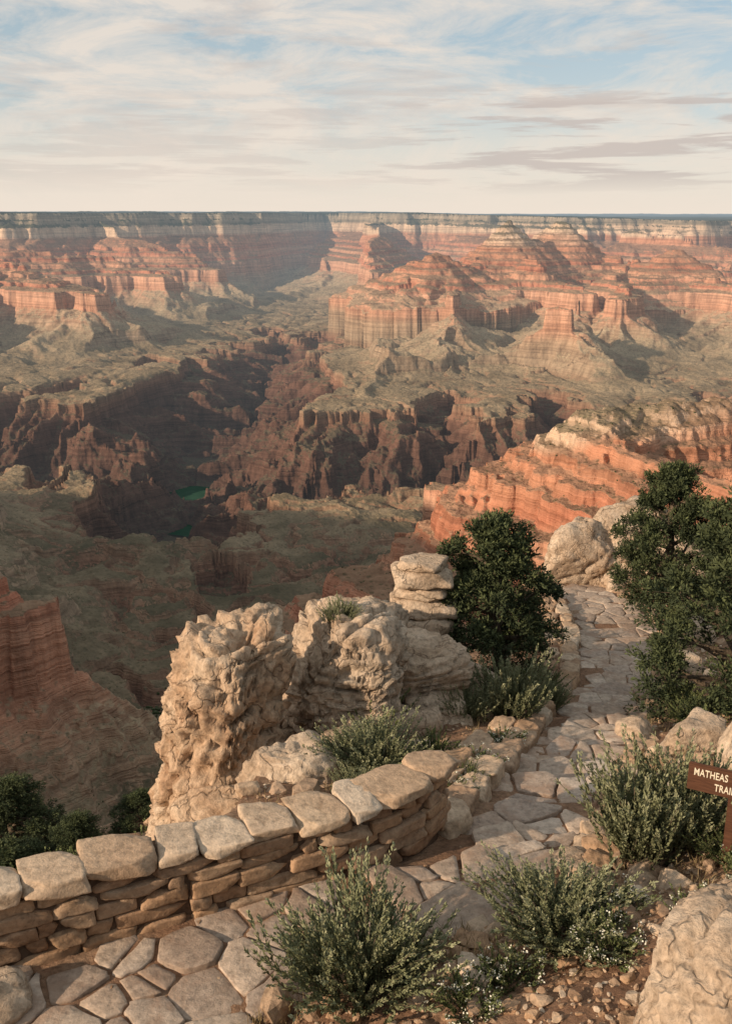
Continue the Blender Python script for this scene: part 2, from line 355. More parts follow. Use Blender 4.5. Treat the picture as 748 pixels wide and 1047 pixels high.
# the side-canyon butte on the left is all in the red beds
strat=strat-170*sst(-300,-450,CX)*sst(1300,1600,CY)*sst(3000,2600,CY)*sst(-420,-300,CZ)
def canyon_mat():
    m,T=newmat('canyon_rock')
    geo=T.n('ShaderNodeNewGeometry');pos=geo.outputs['Position']
    nz=T.n('ShaderNodeSeparateXYZ',{0:geo.outputs['True Normal']}).outputs[2]
    st=T.n('ShaderNodeAttribute',attribute_name='strat').outputs['Fac']
    wob=T.math('MULTIPLY',T.math('SUBTRACT',T.noise(pos,.0025,2),.5),50.)
    z=T.math('ADD',st,wob)
    e=T.math('DIVIDE',T.math('ADD',z,1450.),1450.)
    def p(zz): return (zz+1450)/1450
    rock=T.ramp(e,[(p(-1440),(.08,.05,.04)),(p(-1150),(.155,.088,.065)),(p(-1100),(.27,.155,.105)),(p(-1040),(.29,.20,.135)),(p(-980),(.33,.25,.175)),(p(-850),(.38,.27,.185)),  # lowest stops: dark schist, deepened further to stand for gorge shade
        (p(-760),(.51,.28,.185)),(p(-650),(.59,.345,.235)),(p(-600),(.48,.21,.135)),(p(-530),(.56,.32,.21)),(p(-470),(.45,.19,.12)),(p(-400),(.51,.26,.165)),(p(-320),(.49,.24,.15)),(p(-280),(.64,.47,.34)),(p(-180),(.60,.44,.31)),(p(-150),(.24,.20,.145)),(p(-90),(.38,.31,.23)),(p(-10),(.28,.25,.19))])
    soil=T.ramp(e,[(p(-1440),(.08,.065,.048)),(p(-1120),(.145,.11,.075)),(p(-1050),(.29,.225,.15)),(p(-980),(.33,.26,.175)),(p(-850),(.42,.33,.225)),(p(-700),(.40,.28,.19)),
        (p(-600),(.31,.21,.14)),(p(-420),(.33,.195,.13)),(p(-320),(.33,.195,.13)),(p(-250),(.24,.19,.13)),(p(-160),(.10,.10,.07)),(p(-60),(.045,.055,.036)),(p(0),(.035,.045,.03))])
    fs=T.noise(T.mapv(pos,(.0012,.0012,.07)),1,4,.7)
    rock=T.mix(.85,rock,T.ramp(fs,[(.3,.5),(.5,1.0),(.7,1.35)]),'MULTIPLY')
    vs=T.noise(T.mapv(pos,(.02,.02,.002)),1,4,.75);rock=T.mix(.75,rock,T.ramp(vs,[(.3,.5),(.6,1.2)]),'MULTIPLY')
    s1=T.noise(pos,.004,5,.6);s2=T.noise(pos,.05,5,.7)
    soil=T.mix(.9,soil,T.ramp(s1,[(.3,.6),(.5,1.0),(.7,1.25)]),'MULTIPLY')
    soil=T.mix(.75,soil,T.ramp(s2,[(.3,.6),(.5,1.0),(.7,1.3)]),'MULTIPLY')
    spots=T.n('ShaderNodeTexVoronoi',{'Vector':pos,'Scale':.07}).outputs['Distance']
    soil=T.mix(T.ramp(spots,[(.22,.5),(.32,0.0)]),soil,(.06,.07,.04))
    sp=T.n('ShaderNodeSeparateXYZ',{0:pos});vm=T.math('MULTIPLY',T.ramp(T.math('DIVIDE',sp.outputs[1],5000.),[(.60,1.0),(.78,0.15)]),T.ramp(e,[(p(-900),1.0),(p(-790),0.0)]))
    soil=T.mix(T.math('MULTIPLY',vm,T.ramp(s1,[(.38,.85),(.62,.35)])),soil,T.mix(s2,(.045,.048,.03),(.13,.112,.072)))  # near valley's shade painted into the soil as darker olive
    a=T.math('ADD',T.math('MULTIPLY',T.math('SUBTRACT',s2,.5),.3),T.math('MULTIPLY',T.math('SUBTRACT',s1,.5),.25))
    rimv=T.ramp(e,[(p(-300),0.0),(p(-200),.12)])
    fl=T.ramp(T.math('ADD',T.math('ADD',nz,a),rimv),[(.60,0.0),(.80,1.0)])
    col=T.mix(fl,rock,soil)
    bh=T.math('ADD',T.math('MULTIPLY',s2,16.),T.math('MULTIPLY',fs,25.))
    bm=T.n('ShaderNodeBump',{'Height':bh,'Strength':.7,'Distance':1.0}).outputs[0]
    b=T.n('ShaderNodeBsdfPrincipled',{'Base Color':col,'Roughness':1.0,'Specular IOR Level':0.0,'Normal':bm})
    # aerial haze painted on as bluish glow, growing with distance from the world origin
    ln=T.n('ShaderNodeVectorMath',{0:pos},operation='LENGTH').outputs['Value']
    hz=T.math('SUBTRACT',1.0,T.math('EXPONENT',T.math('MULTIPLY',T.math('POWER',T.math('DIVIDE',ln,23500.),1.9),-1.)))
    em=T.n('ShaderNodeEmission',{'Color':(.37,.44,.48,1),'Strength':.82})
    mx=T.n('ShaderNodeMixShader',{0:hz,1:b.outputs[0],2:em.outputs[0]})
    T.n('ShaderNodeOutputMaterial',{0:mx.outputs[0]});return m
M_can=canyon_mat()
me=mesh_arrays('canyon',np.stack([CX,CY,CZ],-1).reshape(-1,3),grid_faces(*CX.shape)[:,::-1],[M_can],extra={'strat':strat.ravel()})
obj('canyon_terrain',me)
# river
m,T=newmat('river_water');nn=T.noise(T.n('ShaderNodeNewGeometry').outputs['Position'],.02,4)
finish(T,T.ramp(nn,[(.3,(.018,.055,.038)),(.7,(.03,.08,.055))]),.8,None,.1)
rp=np.array([p[:2] for p in RIV]);
V=[];
sarr=np.linspace(0,len(rp)-1.001,400)
for s in sarr:
    i=int(s);t=s-i;c=rp[i]*(1-t)+rp[i+1]*t;V+= [(c[0],c[1]-420,-1434),(c[0],c[1]+420,-1434)]
F=np.array([[2*i,2*i+2,2*i+3,2*i+1] for i in range(399)])
obj('river',mesh_arrays('river',np.array(V),F,[m]))
# ---------------------------------------------------------------- boulders
def rock_mesh(name,half,seed,sub=5,k=3.2,cuts=7,amp=.16,strata=0.0,groove=0.0,mat=None,lean=(0,0),taper=0.0):
    r=np.random.default_rng(seed);V,F=ICO[sub]
    kk=(np.abs(V)**k).sum(1)**(1/k);P=V/kk[:,None]
    for i in range(cuts):
        mv=r.normal(size=3);mv[2]*=.7;mv/=np.linalg.norm(mv);c=r.uniform(.62,.95)
        dd=P@mv-c;P=P-np.clip(dd,0,None)[:,None]*mv*.88
    if taper: P[:,:2]*=(1-taper*P[:,2:3])
    half=np.array(half);P=P*half;hm=half.min()
    nrm=V/np.linalg.norm(V,axis=1)[:,None];o=r.uniform(0,90,3)
    Q=P/hm
    D=amp*fbm3(Q*.9+o,5,seed%40)
    D=D+amp*.35*np.abs(fbm3(Q*2.6+o,4,3))
    if strata:
        zz=Q[:,2]+.25*pn3(Q*.8+o,7)
        D=D-strata*np.clip(1-np.abs(((zz*3.1+o[0])%1)-.5)*9,0,1)-strata*.6*np.clip(1-np.abs(((zz*5.3+.2)%1)-.5)*6,0,1)
    if groove:
        W=Q*np.array([1,1,1.6])+.5*np.stack([pn3(Q*.9+o,1),pn3(Q*.9+o,2),pn3(Q*.9+o,3)],1)
        g=np.abs(pn3(W*1.1+o,12));D=D-groove*np.clip(1-g*9,0,1)
        g=np.abs(pn3(W*2.0+o,15));D=D-groove*.45*np.clip(1-g*8,0,1)
        g=np.abs(pn3(W*np.array([.9,.9,4.2])+o,18));D=D-groove*.55*np.clip(1-g*6,0,1)
    P=P+nrm*(D*hm)[:,None]
    P[:,0]+=lean[0]*P[:,2];P[:,1]+=lean[1]*P[:,2]
    return mesh_arrays(name,P,F,[mat or M_boulder])
B=[ # x,y,z, half, rotz, seed, opts
 (-2.0,11.7,-1.25,(.82,.85,2.05),.2,3,dict(sub=6,groove=.18,strata=.13,amp=.26,k=4.6,cuts=3,mat=M_boulder_o,lean=(.17,.05),taper=.03)),
 (-.42,12.9,-.7,(.95,.9,1.28),-.1,58,dict(sub=6,groove=.15,strata=.12,amp=.16,k=6,cuts=3,lean=(.05,0))),
 (.45,13.7,-.9,(1.05,.9,.66),.3,5,dict(sub=6,groove=.08,strata=.13,k=6,amp=.12)),
 (-.05,14.8,-.55,(.8,.6,.6),.3,15,dict(sub=5,groove=.1,strata=.08)),
 (1.35,15.0,-1.5,(.9,.7,.55),.1,13,dict(sub=5,strata=.1)),
 (-1.1,13.5,-2.4,(1.2,.9,1.3),.8,17,dict(sub=5,groove=.12,strata=.08,mat=M_boulder_o)),
 (-.95,10.5,-.85,(.55,.5,.68),.5,21,dict(sub=5,groove=.1,k=5,strata=.08)),
 (-1.5,10.7,-1.8,(.9,.6,.95),.5,22,dict(sub=5,groove=.12,k=4,mat=M_boulder_o)),
 (.35,12.3,-1.0,(.45,.35,.32),.5,23,dict(sub=4,k=4)),
 (-.15,11.5,-.85,(.55,.35,.34),.9,24,dict(sub=5,k=5,strata=.06)),
 (.75,12.6,-1.15,(.42,.3,.32),.2,25,dict(sub=4,k=5)),
 (.75,11.3,-.85,(.28,.3,.22),.2,26,dict(sub=4,k=5)),
 (1.2,12.9,-1.35,(.4,.3,.28),.6,27,dict(sub=4,k=5)),
 (.95,13.2,-1.0,(.5,.4,.3),.1,28,dict(sub=4,k=6,strata=.1)),
 (6.5,28.4,-4.3,(1.25,.95,1.45),.2,31,dict(sub=5,groove=.12,amp=.15)),
 (8.2,28.6,-4.0,(1.4,1.,1.6),.7,32,dict(sub=5,groove=.12,amp=.15)),
 (7.6,27.4,-4.9,(.8,.6,.7),.1,33,dict(sub=5,groove=.1)),
 (9.6,27.2,-4.2,(1.2,.8,1.3),.4,34,dict(sub=5,groove=.1)),
 (8.6,25.5,-4.3,(.8,.7,.6),.4,35,dict(sub=4)),
 (5.95,17.0,-2.35,(.4,.35,.35),.4,36,dict(sub=4)),
 (6.9,19.5,-2.9,(.6,.45,.5),.4,37,dict(sub=4)),
 (4.35,11.6,-.75,(.5,.4,.36),.7,38,dict(sub=5,k=5)),
 (4.75,10.5,-.2,(.55,.45,.45),.2,39,dict(sub=5,k=5)),
 (3.9,12.6,-1.2,(.3,.25,.22),.2,40,dict(sub=4)),
 (2.8,5.55,.3,(1.05,.8,1.15),.3,41,dict(sub=6,groove=.08,amp=.14)),
 (2.5,7.5,.1,(.15,.13,.17),.3,42,dict(sub=4,k=5)),
 (2.05,7.75,.02,(.22,.5,.07),.4,43,dict(sub=4,k=5)),
 (-2.95,6.2,.05,(.35,.28,.2),.3,44,dict(sub=4)),
 (1.9,7.25,.05,(.3,.25,.12),.9,45,dict(sub=4)),
 (1.35,5.75,.02,(.2,.16,.12),.9,46,dict(sub=4,k=5)),
]
for x,y,z,h,rz,s,kw in B:
    obj('boulder',rock_mesh('boulder',h,s,**kw),(x,y,z),(0,0,rz))
acc=Acc();r=np.random.default_rng(61);zb=-1.35
for i in range(5):
    w=[1.2,1.12,.92,1.0,.78][i];H=[.52,.34,.26,.28,.17][i]
    P,F=block((w,w*.85,H*1.1),500+i,rnd=6,jit=.16,amp=.16,cuts=6);a=r.uniform(-.4,.4);c,s_=math.cos(a),math.sin(a)
    acc.add(np.column_stack([P[:,0]*c-P[:,1]*s_+.93+r.uniform(-.1,.1),P[:,0]*s_+P[:,1]*c+16.2+r.uniform(-.05,.05),P[:,2]+zb+H/2]),F,0,r.random());zb+=H
obj('layered_rock_outcrop',acc.mesh('layered_rock_outcrop',[M_boulder]))
# ---------------------------------------------------------------- flagstone path
r=np.random.default_rng(5);S=[]
y=4.9
while y<8.8:
    L=np.interp(y,LY,LX);R=np.interp(y,RY,RX);x=L-.6+r.uniform(0,.4)
    while x<R+.8:
        if r.random()<.9: S.append((x+r.uniform(-.2,.2),y+r.uniform(-.16,.16)))
        x+=r.uniform(.24,.66)
    y+=.34
while y<28:
    L=np.interp(y,LY,LX);R=np.interp(y,RY,RX);x=L-.6+r.uniform(0,.4)
    while x<R+.8:
        if r.random()<.94: S.append((x+r.uniform(-.08,.08),y+r.uniform(-.09,.09)))
        x+=r.uniform(.24,.78)
    y+=.40
S=np.array(S);Wt=r.uniform(0,.25,len(S))**2*.9;acc=Acc()
for i,s in enumerate(S):
    L=np.interp(s[1],LY,LX);R=np.interp(s[1],RY,RX)
    if s[0]<L+.05 or s[0]>R+.08 or r.random()<.015: continue
    poly=[np.array(s)+np.array(p)*.75 for p in ((-1,-1),(1,-1),(1,1),(-1,1))]
    dd=np.hypot(*(S-s).T);gap=r.uniform(.004,.022)
    for j in np.argsort(dd)[1:18]:
        n=(S[j]-s)/dd[j];c=dd[j]/2+(Wt[i]-Wt[j])/(2*dd[j])-gap;out=[]
        for a in range(len(poly)):
            p=poly[a];q=poly[(a+1)%len(poly)];dp=(p-s)@n-c;dq=(q-s)@n-c
            if dp<=0: out.append(p)
            if dp*dq<0: out.append(p+(q-p)*dp/(dp-dq))
        poly=out
        if len(poly)<3: break
    if len(poly)<3: continue
    pts=[]
    for a in range(len(poly)):
        p=poly[a];q=poly[(a+1)%len(poly)];l=np.hypot(*(q-p))
        if l<.04: continue
        c0=r.uniform(.03,.16)
        for f in (c0,.35,.65,1-c0*.8):
            pts.append(p+(q-p)*f+r.uniform(-.01,.01,2))
    if len(pts)<6: continue
    pts=np.array(pts);c=pts.mean(0);n=len(pts)
    zt=float(pathz(s[1]))+r.uniform(.010,.05);tilt=r.uniform(-.05,.05,2)
    rings=[]
    for sc,dz in ((1.0,-.3),(1.0,-.006),(.985,.003),(.95,.007),(.5,.008)):
        P=c+(pts-c)*sc
        rings.append(np.column_stack([P,zt+dz+((P-c)@tilt)+ (.007*pn2(P[:,0]*6,P[:,1]*6,4) if dz>0 else 0)]))
    V=np.concatenate(rings+[np.array([[c[0],c[1],zt+.008]])])
    F=[]
    for k in range(4):
        for a in range(n):
            b=(a+1)%n;F.append([k*n+a,k*n+b,(k+1)*n+b,(k+1)*n+a])
    for a in range(0,n,2):
        F.append([4*n+a,4*n+a+1,4*n+(a+2)%n,5*n])
    acc.add(V,np.array(F),0,r.random())
obj('flagstone_path',acc.mesh('flagstone_path',[M_flag]))
# ---------------------------------------------------------------- stone wall
WP=np.array([(-5.6,5.0),(-4.5,5.75),(-3.6,6.25),(-3.0,6.58),(-2.04,7.05),(-1.09,7.42),(-.31,7.77),(.24,8.05),(.60,8.35),(.84,8.72)])
def polyline(P,n=400):
    d=np.r_[0,np.cumsum(np.hypot(*np.diff(P,axis=0).T))]
    s=np.linspace(0,d[-1],n);Q=np.stack([np.interp(s,d,P[:,0]),np.interp(s,d,P[:,1])],1)
    k=np.ones(25)/25
    Qp=np.pad(Q,((12,12),(0,0)),mode='reflect',reflect_type='odd')
    Q=np.stack([np.convolve(Qp[:,i],k,'valid') for i in (0,1)],1)
    d=np.r_[0,np.cumsum(np.hypot(*np.diff(Q,axis=0).T))];return Q,d
Q,dl=polyline(WP)
def at(Q,dl,s):
    p=np.array([np.interp(s,dl,Q[:,0]),np.interp(s,dl,Q[:,1])])
    e=.05;a=np.array([np.interp(s-e,dl,Q[:,0]),np.interp(s-e,dl,Q[:,1])]);b=np.array([np.interp(s+e,dl,Q[:,0]),np.interp(s+e,dl,Q[:,1])])
    t=(b-a)/max(np.hypot(*(b-a)),1e-6);return p,t,np.array([-t[1],t[0]])
def place(acc,Q,dl,s,L,off,z,H,D,seed,m=0,var=.5,tw=0,T=None,**kw):
    P,F=block((L,D,H),seed,T=T,**kw)
    p,t,n=at(Q,dl,s);c=math.cos(tw);sn=math.sin(tw)
    t2=t*c+n*sn;n2=n*c-t*sn
    W=np.column_stack([p[0]+n[0]*off+P[:,0]*t2[0]+P[:,1]*n2[0],p[1]+n[1]*off+P[:,0]*t2[1]+P[:,1]*n2[1],z+P[:,2]])
    acc.add(W,F,m,var)
acc=Acc();r=np.random.default_rng(17);LT=dl[-1];seed=100
zc=-.08
for c in range(5):
    H=[.17,.14,.15,.13,.12][c];s=-r.uniform(0,.3)
    while s<LT:
        L=r.uniform(.16,.60)*(1.15 if c<2 else 1);L=min(L,LT-s+.05)
        if L>.1:
            hh=H*r.uniform(.9,1.04);seed+=1
            place(acc,Q,dl,s+L/2,L-.008,.21+r.uniform(-.025,.03),zc+H/2+r.uniform(-.006,.006),hh,.42,seed,0,r.random()*.78,r.uniform(-.03,.03),rnd=18,jit=.07,amp=.05,cuts=4)
        s+=L
    zc+=H
ztop=zc
s=0
while s<LT:
    L=r.uniform(.3,.75);L=min(L,LT-s+.1);seed+=1
    hh=.115*r.uniform(.75,1.25)
    if L>.2: place(acc,Q,dl,s+L/2,L-.01,.20+r.uniform(-.04,.04),ztop+hh/2,hh,r.uniform(.44,.58),seed,0,r.uniform(.6,1.0),r.uniform(-.07,.07),rnd=26,jit=.15,amp=.07,cuts=7)
    s+=L
cv=[];
for s in np.linspace(0,LT-.12,60):
    p,t,n=at(Q,dl,s)
    for o_,z_ in ((.05,-.2),(.05,ztop+.02),(.37,ztop+.02),(.37,-.8)): cv.append((*(p+n*o_),z_))
CF=[[4*i+k,4*i+k+4,4*i+k+5,4*i+k+1] for i in range(59) for k in range(3)]
acc.add(np.array(cv),np.array(CF+[[236,237,238,239]]),1,0.)
m,T=newmat('mortar');nn=T.noise(T.n('ShaderNodeNewGeometry').outputs['Position'],20,5);finish(T,T.ramp(nn,[(.3,(.07,.045,.03)),(.7,(.15,.10,.07))]),1.0);M_mort=m
obj('stone_wall',acc.mesh('stone_wall',[M_wall,M_mort]))
# kerb stones
acc=Acc()
KP=np.array([(x-.17,y) for y,x in zip(LY,LX) if y>8.5]);Qk,dk=polyline(KP,400)
s=.1;r=np.random.default_rng(23)
while s<dk[-1]-.3:
    L=r.uniform(.3,.68);seed+=1
    p,_,_=at(Qk,dk,s+L/2);big=1.25 if s<2.2 else 1.0
    H=r.uniform(.34,.46);z=float(hg(p[1]))+r.uniform(.12,.20)*big
    place(acc,Qk,dk,s+L/2,L-.02,0+r.uniform(-.04,.03),z-H/2+.07,H,r.uniform(.3,.42)*big,seed,0,r.uniform(.3,.95),r.uniform(-.15,.15),rnd=12,jit=.16,amp=.1,cuts=5)
    if r.random()<.5:
        place(acc,Qk,dk,s+L/2,L*.9,.38,z-.08,.34,.34,seed+999,0,r.uniform(.2,.9),r.uniform(-.4,.4),rnd=10,jit=.18,amp=.1,cuts=5)
    s+=L
obj('stone_kerb',acc.mesh('stone_kerb',[M_wall]))
acc=Acc()
KP=np.array([(x+.12,y) for y,x in zip(RY,RX) if y>7.5]);Qk,dk=polyline(KP,400);s=.1
while s<dk[-1]-.3:
    L=r.uniform(.18,.5);seed+=1;p,_,_=at(Qk,dk,s+L/2)
    if r.random()<.85:
        H=r.uniform(.22,.36);z=float(hg(p[1]))+r.uniform(-.02,.12)
        place(acc,Qk,dk,s+L/2,L-.02,r.uniform(-.08,.06),z-H/2+.06,H,r.uniform(.18,.34),seed,0,r.uniform(.3,.95),r.uniform(-.4,.4),rnd=8,jit=.22,amp=.12,cuts=6)
    s+=L
obj('stone_kerb',acc.mesh('stone_kerb2',[M_wall]))
# loose rocks & gravel
acc=Acc();r=np.random.default_rng(29)
def zat(x,y): return float(gz(np.array([x]),np.array([y]))[0])
V0,F0=ICO[2]
def loose(x,y,sz,var):
    P,F=V0*1.0,F0
    sc=np.array([1,r.uniform(.6,1),r.uniform(.4,.75)])*sz
    kk=(np.abs(P)**5).sum(1)**.2
    W=P/kk[:,None]
    for i in range(7):
        mv=r.normal(size=3);mv/=np.linalg.norm(mv);W=W-np.clip(W@mv-.62,0,None)[:,None]*mv
    W=W*sc*(1+.12*pn3(P*1.5+r.uniform(0,99,3),2))[:,None]
    a=r.uniform(0,6.3);c,s_=math.cos(a),math.sin(a)
    W=np.column_stack([W[:,0]*c-W[:,1]*s_,W[:,0]*s_+W[:,1]*c,W[:,2]])
    acc.add(W+np.array([x,y,zat(x,y)+sc[2]*.4]),F,0,var)
def region():
    while True:
        if r.random()<.6:
            y=r.uniform(5.6,12);x=np.interp(y,RY,RX)+abs(r.normal(0,1.0))+.05
        elif r.random()<.5:
            y=r.uniform(9,17);x=r.uniform(XLi(y),np.interp(y,LY,LX)-.3)
        else:
            y=r.uniform(11,26);x=np.interp(y,RY,RX)+abs(r.normal(0,1.2))+.1
        return x,y
for i in range(3600):
    x,y=region();loose(x,y,float(np.clip(r.lognormal(-3.8,.6),.008,.11)),r.uniform(.1,1))
for i in range(1800):
    y=r.uniform(5.2,7.8);x=r.uniform(.3,3.4)
    if x>np.interp(y,RY,RX): loose(x,y,float(np.clip(r.lognormal(-4.0,.65),.007,.09)),r.uniform(.1,1))
for i in range(300):
    y=r.uniform(5.5,16);x=r.uniform(np.interp(y,LY,LX)+.1,np.interp(y,RY,RX));loose(x,y,r.uniform(.008,.025),r.uniform(.1,.8))
obj('gravel',acc.mesh('gravel',[M_wall],False))
acc=Acc()
for i in range(170):
    x,y=region();loose(x,y,r.uniform(.08,.2),r.uniform(.4,1))
obj('loose_rocks',acc.mesh('loose_rocks',[M_wall],False))
# ---------------------------------------------------------------- shrubs
def unit(v): return v/np.maximum(np.linalg.norm(v,axis=-1,keepdims=True),1e-9)
def leaves(P,D,L,W,r):
    S=unit(np.cross(D,r.normal(size=P.shape)))
    L=L[:,None];W=W[:,None]
    V=np.stack([P,P+D*L*.5+S*W,P+D*L,P+D*L*.5-S*W],1).reshape(-1,3)
    return V,np.arange(len(P)*4).reshape(-1,4)
def bush(name,seed,ns=170,nl=70,rad=.8,h=.75,ll=.055,lw=.0085,spread=1.05,mat=None,flowers=0):
    r=np.random.default_rng(seed);acc=Acc();K=8
    lob=r.uniform(0,6.28,5)
    for i in range(ns):
        a=r.uniform(0,6.283);th=spread*math.sqrt(r.random())
        rm=1+.18*math.sin(3*a+lob[0])+.12*math.sin(5*a+lob[1])
        L=(h*(1-th/1.6)+rad*(th/1.6))*r.uniform(.65,1.12)*rm
        d=np.array([math.sin(th)*math.cos(a),math.sin(th)*math.sin(a),math.cos(th)])
        b=np.array([math.cos(a),math.sin(a),0])*r.uniform(0,.3)*rad*th
        s=np.linspace(0,1,K)[:,None];wob=r.normal(size=3)*.06
        C=b+d*s*L+np.array([0,0,1.])*(s**2)*L*.22*th+wob*np.sin(s*4)*L
        w=.006*(1-s*.7);sd=unit(np.cross(d,r.normal(size=3)))
        V=np.stack([C-sd*w,C+sd*w],1).reshape(-1,3)
        F=np.array([[2*k,2*k+1,2*k+3,2*k+2] for k in range(K-1)]);acc.add(V,F,1,.5)
        t=r.uniform(.28,1.0,nl)**.8
        idx=t*(K-1);i0=np.clip(idx.astype(int),0,K-2);f=(idx-i0)[:,None]
        P=C[i0]*(1-f)+C[i0+1]*f;ax=unit(C[i0+1]-C[i0])
        D=unit(ax*r.uniform(.8,2.0,(nl,1))+unit(r.normal(size=(nl,3)))*.7)
        P=P+r.normal(size=P.shape)*.006
        V,F=leaves(P,D,ll*r.uniform(.6,1.3,nl)*(1.15-.4*t),lw*r.uniform(.7,1.3,nl),r)
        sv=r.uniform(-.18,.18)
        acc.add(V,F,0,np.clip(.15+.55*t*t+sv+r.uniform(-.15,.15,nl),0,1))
        if flowers and r.random()<flowers:
            P=np.repeat(C[-1:],7,0)+r.normal(size=(7,3))*.015
            V,F=leaves(P,unit(r.normal(size=(7,3))+np.array([0,0,.6])),np.full(7,.022),np.full(7,.009),r);acc.add(V,F,2,r.random(7))
    return acc.mesh(name,[mat or M_sage,M_bark,M_flower],True)
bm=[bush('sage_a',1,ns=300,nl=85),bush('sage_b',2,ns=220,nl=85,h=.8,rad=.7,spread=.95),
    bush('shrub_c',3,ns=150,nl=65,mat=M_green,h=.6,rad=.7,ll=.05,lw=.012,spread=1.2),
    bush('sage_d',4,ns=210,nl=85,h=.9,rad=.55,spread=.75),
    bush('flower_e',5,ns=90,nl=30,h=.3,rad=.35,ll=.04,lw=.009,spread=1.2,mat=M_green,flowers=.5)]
def put(name,k,x,y,sx,sz,rz,z=None):
    if z is None: z=zat(x,y)
    obj(name,bm[k],(x,y,z-.03),(0,0,rz),(sx,sx,sz))
for k,x,y,sx,sz,rz in [(0,-.05,6.35,1.0,.92,0),(0,1.6,6.75,.88,.62,1.),(3,2.62,8.05,1.05,1.12,2.),(1,3.15,8.3,1.0,1.1,2.6),(1,2.2,13.4,.95,1.1,.5),(0,.1,10.6,.9,.75,1.7),
    (2,.05,12.3,.75,1.1,.3),(0,1.5,13.2,.6,.65,2.2),(2,.85,11.0,.5,.55,1.2),(1,1.25,14.2,.6,.7,.2),(2,3.0,15.2,.6,.6,.2),
    (2,3.35,7.7,.5,.5,.9),(0,2.9,14.2,.5,.6,0),(2,4.9,13.0,.7,.6,.9),(0,-.1,9.6,.4,.4,.9),(2,1.2,10.2,.3,.4,.9),(2,5.3,15.0,.7,.6,.9),
    (2,3.0,19.5,1.0,1.0,.4),(2,7.6,21.0,1.1,1.0,.4),(0,8.2,23.5,1.1,1.0,.4)]:
    put('sagebrush' if k!=2 else 'green_shrub',k,x,y,sx,sz,rz)
put('sagebrush',0,-.35,12.7,.38,.4,.3,.5)
for x,y in [(1.1,6.2),(1.9,6.3),(2.1,6.9),(1.1,9.9),(1.35,10.6),(3.3,7.2),(3.0,9.5),(.75,5.9),(2.6,6.5),(1.9,11.9)]:
    put('flowering_herb',4,x,y,r.uniform(.6,.9),r.uniform(.6,.9),r.uniform(0,6))
acc=Acc()
for i in range(360):
    x,y=region()
    q=r.integers(12,36);P=np.column_stack([x+r.normal(0,.05,q),y+r.normal(0,.05,q),np.full(q,zat(x,y)-.01)])
    D=unit(r.normal(size=(q,3))*.45+np.array([0,0,1]));V,F=leaves(P,D,r.uniform(.06,.2,q),np.full(q,.003),r);acc.add(V,F,0,r.uniform(.3,1,q))
M_dry=leaf_mat('dry_grass_blade',(.12,.09,.04),(.26,.20,.10),(.42,.34,.2))
obj('dry_grass',acc.mesh('dry_grass',[M_dry]))
# ---------------------------------------------------------------- junipers
def tube(C,R,n=7):
    V=[]
    for i,c in enumerate(C):
        t=C[min(i+1,len(C)-1)]-C[max(i-1,0)];t=t/np.linalg.norm(t)
        a=np.cross(t,[.3,.9,.1]);a/=np.linalg.norm(a);b=np.cross(t,a)
        for k in range(n):
            w=k/n*2*math.pi;V.append(c+(a*math.cos(w)+b*math.sin(w))*R[i])
    F=[[i*n+k,i*n+(k+1)%n,(i+1)*n+(k+1)%n,(i+1)*n+k] for i in range(len(C)-1) for k in range(n)]
    return np.array(V),np.array(F)
def juniper(name,seed,H=3.0,W=1.4,lobes=13,cl=11,nb=210,low=.18):
    r=np.random.default_rng(seed);acc=Acc()
    tk=np.array([[0,0,-.4],[.04,.02,.3*H*.4],[-.05,.06,H*.4],[.06,-.03,H*.65],[.02,.02,H*.93]]);tr=[.13,.11,.09,.06,.02]
    tk[1:,:2]+=r.normal(size=(4,2))*.07*H/3
    V,F=tube(tk,np.array(tr)*H/3*1.1);acc.add(V,F,1,.5)
    for i in range(lobes):
        f=low+(.97-low)*(i+.5)/lobes;zz=f*H;prof=min(1.,(1-f)**.75*1.15+.04)
        a=i*2.4+r.uniform(-.5,.5);rr_=W*prof*r.uniform(.4,.88)
        c=np.array([math.cos(a)*rr_,math.sin(a)*rr_,zz+r.uniform(-.12,.08)])
        tz=np.clip(zz-.35*rr_,.1,H*.9);b=np.array([np.interp(tz,tk[:,2],tk[:,0]),np.interp(tz,tk[:,2],tk[:,1]),tz])
        mid=(b+c)/2+r.normal(size=3)*.08
        V,F=tube(np.array([b,mid,c]),[.05*H/3,.035*H/3,.015],5);acc.add(V,F,1,.5)
        lr=W*r.uniform(.2,.34)*(.55+.45*prof)
        for j in range(cl):
            q=unit(r.normal(size=3));q=c+q*lr*r.random()**.4*np.array([1,1,.62])
            V,F=tube(np.array([c,(c+q)/2+r.normal(size=3)*.03,q]),[.014,.009,.004],3);acc.add(V,F,1,.5)
            out=unit(q-np.array([0,0,zz*.7]))
            m_=nb;cr=r.uniform(.11,.19)*W/1.3
            nsp=14;sp=unit(r.normal(size=(nsp,3))*.8+out*.7+np.array([0,0,.5]))
            si=r.integers(0,nsp,m_);t=r.random(m_)**.7
            P=q+sp[si]*t[:,None]*cr*1.3+r.normal(size=(m_,3))*.018
            D=unit(sp[si]+r.normal(size=(m_,3))*.55)
            V,F=leaves(P,D,r.uniform(.05,.095,m_),r.uniform(.010,.019,m_),r)
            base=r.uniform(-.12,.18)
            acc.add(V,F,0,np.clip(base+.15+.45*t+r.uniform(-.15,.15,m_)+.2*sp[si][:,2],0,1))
    return acc.mesh(name,[M_jun,M_bark])
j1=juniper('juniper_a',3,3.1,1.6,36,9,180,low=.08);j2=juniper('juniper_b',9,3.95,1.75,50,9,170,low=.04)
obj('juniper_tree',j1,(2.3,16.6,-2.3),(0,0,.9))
obj('juniper_tree',j2,(5.95,14.0,-1.75),(0,0,1.9))
